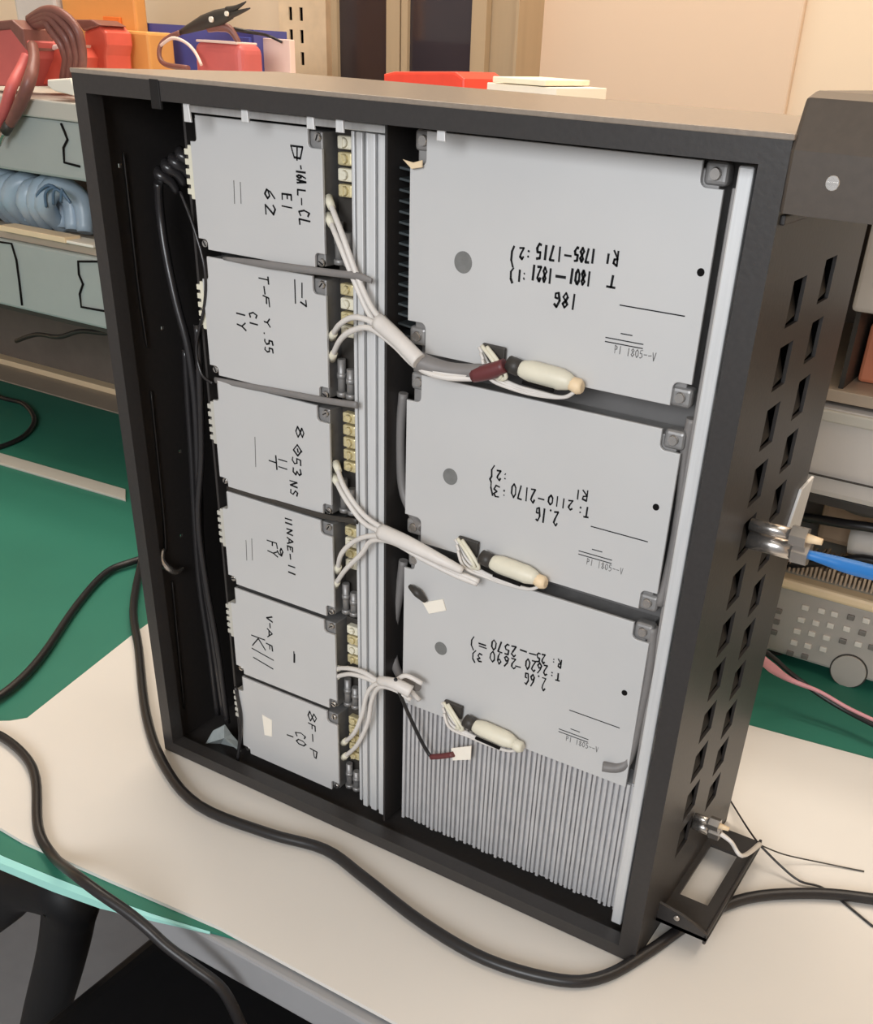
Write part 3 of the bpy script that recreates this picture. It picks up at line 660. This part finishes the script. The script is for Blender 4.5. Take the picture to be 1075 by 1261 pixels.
cc = Vector((W + .0248, cb2[1] + .0016, cb2[2] - .004))
wire('white_pigtail', [cc, cc + Vector((.010, .000, -.004)), cc + Vector((.022, -.002, -.012)), P(935, 1040, 2, .022)], [.0022, .0018, .0018, .0026], WHITEW, 'short white pigtail from the low connector pair', 'wire')
wire('thin_black_wire', [P(935, 1040, 2, .022), P(960, 1065, 2, .010), P(985, 1085, 2, .004), P(1018, 1096, 2, .0018), P(1075, 1141, 2, .0012)], .0011, BLACKW, 'thin black wire trailing over the sheet to the lower right', 'wire')
wire('thin_black_wire', [P(935, 1040, 2, .022), P(965, 1052, 2, .010), P(1010, 1062, 2, .0025), P(1064, 1073, 2, .001)], .0007, DARKG, 'finest dark wire trailing right across the sheet, above the thin black one', 'wire')
wire('thin_black_wire', [P(897, 982, 2, .004), P(908, 1000, 2, .008), P(922, 1022, 2, .016), P(935, 1040, 2, .022)], .0009, BLACKW, 'thin dark wire coming from behind the cabinet to the low connectors', 'wire')

# ------------------------------------------------------------------ cords on the bench
def flatpts(l): return [P(a, b, 2, z) for (a, b, z) in l]
wire('power_cord', [P(185, 650, 2, .006)] + flatpts([(165, 740, .006), (171, 800, .006), (180, 880, .006), (202, 942, .006), (245, 992, .006), (330, 1026, .006), (400, 1046, .006), (450, 1082, .006), (520, 1136, .006), (600, 1182, .006), (690, 1207, .006), (745, 1202, .006), (800, 1171, .006), (856, 1133, .006), (920, 1106, .006), (1000, 1100, .006), (1075, 1107, .006), (1180, 1125, .006)]), .0052, BLACKW, 'black power cord sweeping across the white sheet in front of the cabinet', 'cord', n=12)
A0 = flatpts([(205, 680, .004), (162, 692, .004), (130, 706, .003), (95, 745, .002), (50, 810, .003), (10, 850, .004), (-40, 880, .005), (-60, 900, .005), (-30, 898, .005), (0, 906, .005), (30, 930, .005), (44, 960, .005), (47, 1020, .005), (66, 1055, .005)])
A1 = [P(95, 1079, 1, -.200), P(120, 1098, 1, -.2045), P(155, 1122, 1, -.203), P(180, 1142, 1, -.202), P(205, 1165, 1, -.200), P(238, 1190, 1, -.196), P(275, 1220, 1, -.19), P(300, 1270, 1, -.185)]
wire('power_cord', A0 + A1, .0048, BLACKW, 'black cord curving on the green mat and hanging over the bench front edge at left', 'cord', n=12)
wire('loose_cable', flatpts([(-40, 470, .0), (0, 489, .0), (28, 497, .0), (42, 515, .0), (35, 532, .0), (15, 545, .0), (-30, 560, .0)]), .0045, BLACKW, 'small loop of black cord on the mat at the left edge of the picture', 'cord')

# ------------------------------------------------------------------ storage rack behind
RY0, RY1 = .50, .86
rk = empty('storage_rack', (-.1, .68, -.004), 'grey storage rack standing at the back of the bench behind the cabinet', 'rack')
RL, RR_ = -1.7, .95
MB().box(RL, RR_, RY0, RY1, .512, .5345, .002).build('top_shelf', RACKG, rk)
MB().box(RL, RR_, RY0 + .012, RY1, .340, .352, .001).build('shelf', TOPB, rk)
MB().box(RL, RR_, RY0 + .02, RY1, .228, .238, .001).build('shelf', DARKG, rk)
MB().box(RL, RR_, RY1 - .004, RY1 + .003, -.0065, .534).build('back_sheet', mat('rack_back_brown', (110, 100, 92), .6), rk)
MB().box(RL, RR_, RY1 - .03, RY1 - .004, -.0065, .006, .001).build('toe_strip', CREAMB, rk)
for x in (RL - .02, RR_):
    for y in (RY0 + .01, RY1 - .03): MB().box(x, x + .02, y, y + .03, -.0065, .5345, .001).build('upright', RACKG, rk)
tag(MB().box(BX0 + .05, BX1 - .05, .752, .828, -.0068, -.0045).build('wood_runner', TOPB), 'beige runner strip on the bench under the rack', 'strip')

def outline_mark(pts3, m, parent, name, r=.0016):
    return MB().tube(pts3, r, 6, 1).build(name, m, parent)
# lower left case
def case(x0, x1, y0, y1, z0, z1, m, label, cat='equipment case', bev=.004):
    r = empty('equipment_case', ((x0 + x1) / 2, (y0 + y1) / 2, z0), label, cat)
    MB().box(x0, x1, y0, y1, z0, z1, bev).build('casing', m, r)
    return r
c1 = case(-1.10, -.40, .505, .80, .2385, .3395, CASEG, 'grey equipment case on the lower rack shelf at left, with a tall black handle outline')
outline_mark(q3([(128, 322, .503), (96, 322, .503), (97, 338, .503), (102, 350, .503), (98, 362, .503), (100, 378, .503), (128, 383, .503)]), SLOTB, c1, 'handle_recess')
outline_mark(q3([(0, 298, .503), (14, 300, .503), (20, 320, .503), (24, 350, .503), (27, 376, .503)]), SLOTB, c1, 'door_seam')
c2 = case(-1.05, -.40, .505, .80, .4385, .5115, CASEG, 'grey equipment case hung under the top rack shelf at left, wavy black handle outline')
outline_mark(q3([(75, 152, .503), (80, 164, .503), (83, 172, .503), (78, 182, .503), (79, 200, .503), (98, 205, .503)]), SLOTB, c2, 'handle_recess')
for xa in (-1.05, -.41): MB().box(xa, xa + .01, .515, .80, .3525, .4385).build('support_post', DARKG, c2)
# bag of coiled blue cable in the recess
bg = empty('cable_bag', (-.66, .58, .352), 'pale blue bag of coiled cable in the dark recess of the rack at left', 'bag')
b = MB()
rr = random.Random(5)
for k in range(9):
    t = k / 8; cx = -.92 + .20 * t
    b.tube([(cx - .02, .56 + .02 * rr.random(), .356), (cx - .012 + .012 * rr.random(), .535, .392), (cx + .01, .545, .420 - .01 * rr.random()), (cx + .03, .57, .400), (cx + .04, .56, .358)], [.012, .016, .015, .016, .012], 10, 4)
b.build('coil', BLUEBAG, bg)
b = MB()
for k in range(4): b.tube([P(48 + 9 * k, 258 - 3 * k, 1, .524), P(46 + 10 * k, 240 - 2 * k, 1, .521), P(60 + 6 * k, 228 + 3 * k, 1, .523), P(78 + 3 * k, 238 + 4 * k, 1, .526)], .0022, 6, 4)
b.build('inner_loop', BLUEC if False else mat('slate_blue_cable', (92, 116, 140), .4), bg)
nb = empty('note_pad', (-.74, .515, .352), 'cream note pad lying in front of the pale blue bag on the rack', 'pad')
MB().box(-.80, -.655, .500, .530, .3525, .3605, .001).build('pages', CREAMB, nb)
MB().box(-.668, -.60, .503, .540, .3525, .3565, .001).build('loose_sheet', PAPER, nb)
# things under the lower left case
wire('loose_cable', [P(20, 420, 1, .74), P(45, 412, 1, .70), P(72, 415, 1, .66), P(98, 408, 1, .66), P(125, 410, 1, .66), P(150, 411, 1, .66)], .004, DARKG, 'dark cord drooping beneath the lower left equipment case', 'cord')

# right: grey monitor, pale box above, orange box, instrument
c3 = case(.44, .78, .512, .80, .2385, .335, CASEW, 'pale grey monitor-like case on the rack right of the cabinet', 'equipment case', .008)
MB().box(.448, .772, .508, .514, .262, .263, .0002).build('panel_seam', DARKG, c3)
MB().box(.452, .768, .507, .513, .320, .332, .002).build('top_bezel', RACKG, c3)
c4 = case(.475, .74, .505, .78, .430, .5115, CASEW, 'pale grey case under the top rack shelf at the right edge of the picture')
for xa in (.478, .73): MB().box(xa, xa + .005, .52, .78, .3525, .430).build('support_post', DARKG, c4)
tag(MB().box(.487, .60, .56, .70, .3525, .412, .004).build('orange_box', mat('orange_pink_card', (226, 140, 104), .6)), 'orange box in the recess between two pale cases at right', 'box')

ins = empty('signal_instrument', (.62, .66, -.004), 'beige bench instrument with a keypad and round dial, right of the cabinet', 'instrument')
IX0, IX1 = .425, .80
tilt = .0
MB().box(IX0, IX1, .575, .80, .008, .112, .004).build('casing', RACKG, ins)
MB().box(IX0 + .004, IX1 - .004, .571, .577, .012, .098, .002).build('front_face', INSTF, ins)
MB().box(IX0 - .001, IX1 + .001, .563, .586, .100, .1135, .004).build('cream_bezel', CREAMB, ins)
f = MB()
x = IX0 + .006
while x < IX1 - .01:
    f.box(x, x + .0030, .590, .650, .111, .127 + .003 * math.sin(x * 300), .0006); x += .0052
f.build('top_fins', mat('tan_grille', (190, 168, 142), .55), ins)
for (xa, ya) in ((IX0 + .04, .60), (IX1 - .04, .60), (IX0 + .04, .77), (IX1 - .04, .77)):
    MB().cyl((xa, ya, -.0038), (0, 0, 1), .009, .012, 12).build('foot', DARKG, ins)
def key(px, py, wx=.0085, hz=.0065, m=KEYM):
    c = P(px, py, 1, .5705); MB().box(c[0] - wx / 2, c[0] + wx / 2, .5675, .5712, c[2] - hz / 2, c[2] + hz / 2, .001).build('key', m, ins)
for (px, py, dk) in ((992, 748, 0), (1012, 752, 0), (1028, 756, 0), (1048, 760, 1), (1067, 764, 0), (987, 763, 0), (1005, 767, 0), (1023, 770, 0), (1043, 774, 0), (1062, 779, 1), (982, 777, 0), (1000, 780, 0), (1018, 785, 0), (1038, 789, 1), (1057, 793, 0), (1074, 797, 1), (978, 791, 0), (995, 795, 0), (1014, 799, 0), (973, 804, 1), (991, 808, 1), (959, 752, 1), (956, 765, 1), (953, 778, 1)):
    key(px, py, m=KEYD if dk else KEYM)
c = P(1045, 826, 1, .571)
o = MB().cyl((c[0], .571, c[2]), (0, -1, 0), .0225, .0010, 32).build('dial_ring', DARKG, ins)
MB().cyl((c[0], .5702, c[2]), (0, -1, 0), .0212, .0026, 32, .0205).build('dial', INSTF, o)

# loose black leads on top of the instrument
wire('instrument_lead', [P(985, 612, 1, .56), P(1010, 615, 1, .545), P(1035, 618, 1, .535), P(1052, 608, 1, .535), P(1075, 590, 1, .54), P(1110, 560, 1, .56)], .0050, DARKG, 'dark lead rising right above the instrument, uppermost of the two', 'cable')
wire('instrument_lead', [P(980, 636, 1, .57), P(1010, 640, 1, .552), P(1040, 645, 1, .545), P(1075, 650, 1, .545), P(1120, 660, 1, .55)], .0055, BLACKW, 'dark lead running level behind the steel connectors', 'cable')
wire('instrument_lead', [P(1035, 618, 1, .535), P(1055, 628, 1, .53), P(1085, 634, 1, .53)], .0055, DARKG, 'short dark lead branching right from the uppermost instrument lead', 'cable')
wire('instrument_lead', [P(955, 696, 1, .60), P(990, 694, 1, .59), P(1030, 692, 1, .58), P(1062, 688, 1, .58), P(1110, 700, 1, .58)], .0052, BLACKW, 'dark lead lying along the top of the keypad instrument behind the blue cable', 'cable')
tag(MB().box(.467, .575, .655, .72, .132, .190, .008).build('carton', mat('tan_carton', (176, 150, 124), .7)), 'tan carton standing on the instrument behind the leads', 'carton')
tag(MB().tube([P(1048, 664, 1, .60), P(1075, 668, 1, .60), P(1115, 676, 1, .60)], [.017, .019, .019], 14, 2).build('cable_spool', CASEW), 'pale round spool lying on the instrument at the right edge', 'spool')
# pink and black supply leads
s0 = P(938, 806, 1, .48)
wire('supply_lead', [P(925, 800, 1, .40), P(950, 822, 1, .44), P(975, 838, 1, .46), P(1010, 852, 1, .46), P(1045, 872, 1, .46), P(1090, 893, 1, .45)], [.0045, .0060, .0032, .0022, .0022, .0022], PINKW, 'pink lead leaving the back of the cabinet toward lower right', 'wire')
wire('supply_lead', [P(925, 790, 1, .41), P(950, 808, 1, .45), P(975, 830, 1, .468), P(1010, 856, 1, .468), P(1045, 877, 1, .466), P(1090, 900, 1, .455)], .0030, BLACKW, 'black lead running beside the pink lead from the back of the cabinet', 'wire')

# ------------------------------------------------------------------ things on top of the rack
ZT = .5347
# orange bin
ob = empty('storage_bin', (-.79, .76, ZT), 'orange plastic storage bin standing on top of the rack at left', 'bin')
ox0, ox1 = P(76, 40, 1, .745)[0], P(182, 45, 1, .70)[0]
MB().box(ox0, P(172, 20, 1, .76)[0], .752, .776, ZT, .80, .004).build('back_wall', ORANGE, ob)
MB().box(ox0, ox1, .70, .752, ZT, P(150, 37, 1, .70)[2], .004).build('front_tray', ORANGE, ob)
a = P(128, 20, 1, .75); b_ = P(147, 35, 1, .75)
MB().box(a[0], b_[0] + .006, .747, .7515, b_[2], a[2], .001).build('label_card', ORANGED, ob)
# blue bin
bb = empty('storage_bin', (-.55, .79, ZT), 'blue plastic storage bin on top of the rack, right of the orange bin', 'bin')
z1 = P(240, 32, 1, .78)[2]
bx0, bx1 = P(172, 40, 1, .78)[0], P(313, 55, 1, .78)[0]
MB().panel(2, z1 - .09, z1, (bx0, bx1), (.78, .855), [(bx0 + .004, bx1 - .004, .784, .851)]).build('bin_wall', BLUEP, bb)
MB().box(bx0, bx1, .78, .855, ZT, z1 - .0895).build('bin_base', BLUEP, bb)
MB().box(bx1 - .035, bx1 - .004, .774, .780, z1 - .07, z1 - .010, .001).build('bin_tab', mat('lighter_blue_plastic', (84, 92, 176), .4), bb)
# pink-white paper folder beside it
a = P(315, 46, 1, .80); b_ = P(358, 88, 1, .80)
tag(MB().box(a[0], b_[0], .80, .812, ZT, a[2], .001).build('paper_folder', PINKP), 'pale pink folder standing right of the blue bin on the rack', 'folder')
wire('loose_cable', [P(288, 36, 1, .74), P(310, 40, 1, .75), P(330, 44, 1, .79), P(347, 52, 1, .795)], [.003, .0022, .002, .0018], BLACKW, 'thin black cord laid over the top of the pale pink folder', 'cord')
# red rounded clamp body
rc = empty('red_clamp', (-.52, .70, ZT), 'red rounded clamp body in front of the blue bin on the rack', 'clamp')
a = P(236, 50, 1, .69); b_ = P(298, 85, 1, .69)
MB().box(a[0], b_[0], .69, .74, ZT, a[2], .012, seg=4).build('clamp_body', REDD, rc)
MB().box(a[0] + .004, b_[0] - .010, .694, .736, a[2] - .001, a[2] + .002, .001).build('clamp_rim', PINKP, rc)
# alligator clip lead lying over the clamp
al = empty('alligator_clip', (-.53, .70, .62), 'grey alligator clip with open jaws resting on the red clamp', 'clip')
b = MB().tube([P(222, 40, 1, .695), P(250, 28, 1, .69), P(268, 22, 1, .69), P(285, 16, 1, .69)], [.003, .009, .010, .007], 10, 3, .6, (0, 1, 0)); b.build('clip_body', DARKG, al)
MB().tube([P(280, 13, 1, .69), P(292, 9, 1, .69), P(303, 2, 1, .69)], [.005, .003, .0008], 8, 3).build('jaw', DARKG, al)
MB().tube([P(282, 19, 1, .69), P(295, 15, 1, .69), P(308, 10, 1, .69)], [.005, .003, .0008], 8, 3).build('jaw', DARKG, al)
MB().tube([P(256, 36, 1, .692), P(272, 33, 1, .695), P(285, 38, 1, .70), P(298, 60, 1, .705)], [.004, .006, .005, .003], 8, 4).build('lower_arm', LEADM, al)
MB().cyl(P(261, 24, 1, .682), (0, -1, 0), .0035, .003, 12).cyl(P(280, 17, 1, .682), (0, -1, 0), .003, .003, 12).build('rivet', PAPER, al)
wire('clip_lead', [P(222, 40, 1, .695), P(205, 48, 1, .69), P(197, 58, 1, .685), P(197, 72, 1, .68), P(206, 80, 1, .675), P(232, 84, 1, .66)], .0035, LEADM, 'dark maroon lead curling down from the alligator clip', 'wire')
wire('clip_lead', [P(198, 56, 1, .680), P(212, 47, 1, .678), P(228, 52, 1, .676), P(240, 64, 1, .674), P(248, 80, 1, .67)], .0022, PINKP, 'pale pink lead arching in front of the red clamp', 'wire')
# left: red handsets with the maroon lead bundle
r1 = empty('red_tester', (-.72, .56, ZT), 'red box-shaped tester at the far left on top of the rack', 'tester')
b = MB()
b.prism([P(-25, 35, 1, .535), P(20, 32, 1, .535), P(34, 52, 1, .535), P(33, 72, 1, .535), P(20, 106, 1, .535), P(-25, 106, 1, .535)], (0, .06, 0), .003)
b.build('tester_body', REDD, r1)
MB().prism([P(-25, 28, 1, .532), P(14, 24, 1, .532), P(28, 36, 1, .532), P(32, 62, 1, .532), P(24, 52, 1, .532), P(12, 36, 1, .532), P(-25, 40, 1, .532)], (0, .05, 0), .002).build('tester_grip', LEADM, r1)
r2 = empty('red_tester', (-.66, .60, ZT), 'red wedge-shaped tester beneath the maroon lead bundle', 'tester')
MB().prism([P(43, 68, 1, .58), P(72, 56, 1, .58), P(80, 70, 1, .58), P(78, 95, 1, .58), P(60, 104, 1, .58), P(38, 106, 1, .58)], (0, .07, 0), .003).build('tester_body', REDP, r2)
MB().prism([P(40, 58, 1, .577), P(72, 54, 1, .577), P(70, 60, 1, .577), P(44, 69, 1, .577)], (0, .06, 0), .002).build('tester_lid', PINKP, r2)
r3 = empty('red_tester', (-.66, .64, ZT), 'red round-topped tester between the lead bundle and the orange bin', 'tester')
MB().prism([P(103, 38, 1, .64), P(122, 31, 1, .64), P(130, 40, 1, .64), P(132, 55, 1, .64), P(130, 68, 1, .64), P(132, 92, 1, .64), P(104, 92, 1, .64)], (0, .05, 0), .004).build('tester_body', REDP, r3)
MB().prism([P(92, 24, 1, .635), P(112, 24, 1, .635), P(124, 31, 1, .635), P(102, 38, 1, .635)], (0, .05, 0), .002).build('tester_lid', LEADM, r3)
# bundle of maroon leads arching over
for k, (dx, dy, lb) in enumerate(((0, 0, 'outermost maroon test lead of the bundle arching over the red testers'), (-7, 5, 'second maroon test lead of the arching bundle'), (-14, 10, 'third maroon test lead of the arching bundle'), (-21, 16, 'innermost maroon test lead of the arching bundle'))):
    pts = [P(36 - dx * .2, 24 + dy * .5, 1, .56), P(52, 14 + dy, 1, .552), P(68 + dx * .5, 13 + dy, 1, .550), P(84 + dx, 22 + dy, 1, .550), P(96 + dx, 38 + dy, 1, .552), P(101 + dx, 58 + dy * .6, 1, .556), P(102 + dx, 76, 1, .56), P(99 + dx, 96, 1, .57)]
    wire('test_lead', pts, .0058, LEADM, lb, 'test lead', 'maroon test leads')
pr_ = empty('test_probe', P(10, 160, 1, .49), 'maroon probe lead hanging over the rack front, with a silver tip', 'probe')
MB().tube([P(40, 56, 1, .53), P(42, 75, 1, .512), P(36, 100, 1, .49), P(24, 130, 1, .487), P(10, 156, 1, .487)], [.007, .0075, .0085, .0085, .0062], 12, 4).build('probe_handle', LEADM, pr_)
MB().tube([P(12, 152, 1, .487), P(6, 162, 1, .487)], .0072, 12, 1).build('probe_collar', DARKG, pr_)
MB().tube([P(6, 162, 1, .487), P(2, 170, 1, .487), P(0, 180, 1, .487)], [.0048, .0036, .001], 10, 2).build('probe_tip', STEEL, pr_)
wire('test_lead', [P(-15, 172, 1, .488), P(4, 140, 1, .488), P(14, 108, 1, .49), P(26, 85, 1, .515), P(33, 70, 1, .53)], .0075, REDD, 'dusty red lead hanging beside the maroon probe at the far left', 'test lead')
# white pouch on the shelf edge and pale box behind
tag(MB().prism([P(58, 98, 1, .505), P(86, 96, 1, .505), P(92, 108, 1, .505), P(90, 118, 1, .505), P(66, 112, 1, .505), P(58, 106, 1, .505)], (0, .05, 0), .002).build('cream_block', PAPER), 'small cream block at the rack edge beside the cabinet corner', 'block')
a = P(17, 10, 1, .75); b_ = P(72, 24, 1, .75)
tag(MB().box(a[0], b_[0], .75, .83, ZT, .74, .008).build('pale_jar', CASEW), 'pale grey container behind the maroon lead bundle', 'container')
# red tray and paper pad that peek over the cabinet lid
rt = empty('red_tray', (-.17, .66, ZT), 'bright red tray on the rack, peeking over the cabinet lid', 'tray')
q = [P(472, 91, 1, .66), P(485, 88, 1, .66), P(560, 88, 1, .66), P(572, 97, 1, .66), P(580, 106, 1, .66), P(470, 100, 1, .66)]
MB().prism([q[0], q[1], q[2], q[3], (q[3][0] + .004, .66, ZT), (q[0][0], .66, ZT)], (0, .10, 0), .003).build('tray_shell', mat('bright_red_plastic', (236, 74, 54), .4), rt)
pd = empty('paper_stack', (.0, .66, ZT), 'stack of white papers on the rack, right of the red tray', 'papers')
a = P(600, 96, 1, .66); b_ = P(686, 101, 1, .66)
MB().box(a[0], b_[0], .66, .80, ZT, b_[2] - .006, .001).build('pages', PAPER, pd)
MB().box(a[0] + .006, b_[0] - .02, .655, .80, b_[2] - .005, b_[2] + .001, .001, rot=Matrix.Rotation(.08, 3, 'Z')).build('top_sheet', mat('cream_sheet', (250, 240, 214), .8), pd)

# ------------------------------------------------------------------ chair in front of the bench
ch = empty('office_chair', (.24, -.12, -.75), 'black office chair pushed under the bench front at lower left', 'chair')
b = MB().box(-.040, .50, -.46, .045, -.335, -.250, .038, seg=5); b.build('seat', CHAIRB, ch)
arm = q3([(a_, b_, -.115) for a_, b_ in ((-30, 1138), (0, 1112), (22, 1090), (55, 1092), (84, 1104), (84, 1130), (76, 1175), (60, 1235), (45, 1290), (20, 1350))])
MB().tube(arm, [.026, .028, .030, .031, .033, .029, .028, .028, .028, .024], 14, 5, .9, (0, 1, 0)).build('armrest', CHAIRB, ch)
MB().cyl((.24, -.2, -.66), (0, 0, 1), .028, .33, 16).build('column', DARKG, ch)
for k in range(5):
    a = 2 * PI * k / 5 + .3
    MB().tube([(.24, -.2, -.66), (.24 + .15 * math.cos(a), -.2 + .15 * math.sin(a), -.675), (.24 + .28 * math.cos(a), -.2 + .28 * math.sin(a), -.695)], [.026, .02, .016], 8, 2).build('base_leg', DARKG, ch)
    MB().cyl((.24 + .28 * math.cos(a) - .01 * math.sin(a), -.2 + .28 * math.sin(a) + .01 * math.cos(a), -.7225), (math.sin(a), -math.cos(a), 0), .0265, .02, 16).build('caster', BLACKW, ch)

# parented meshes were built in world coordinates: bring them under their things
bpy.context.view_layer.update()
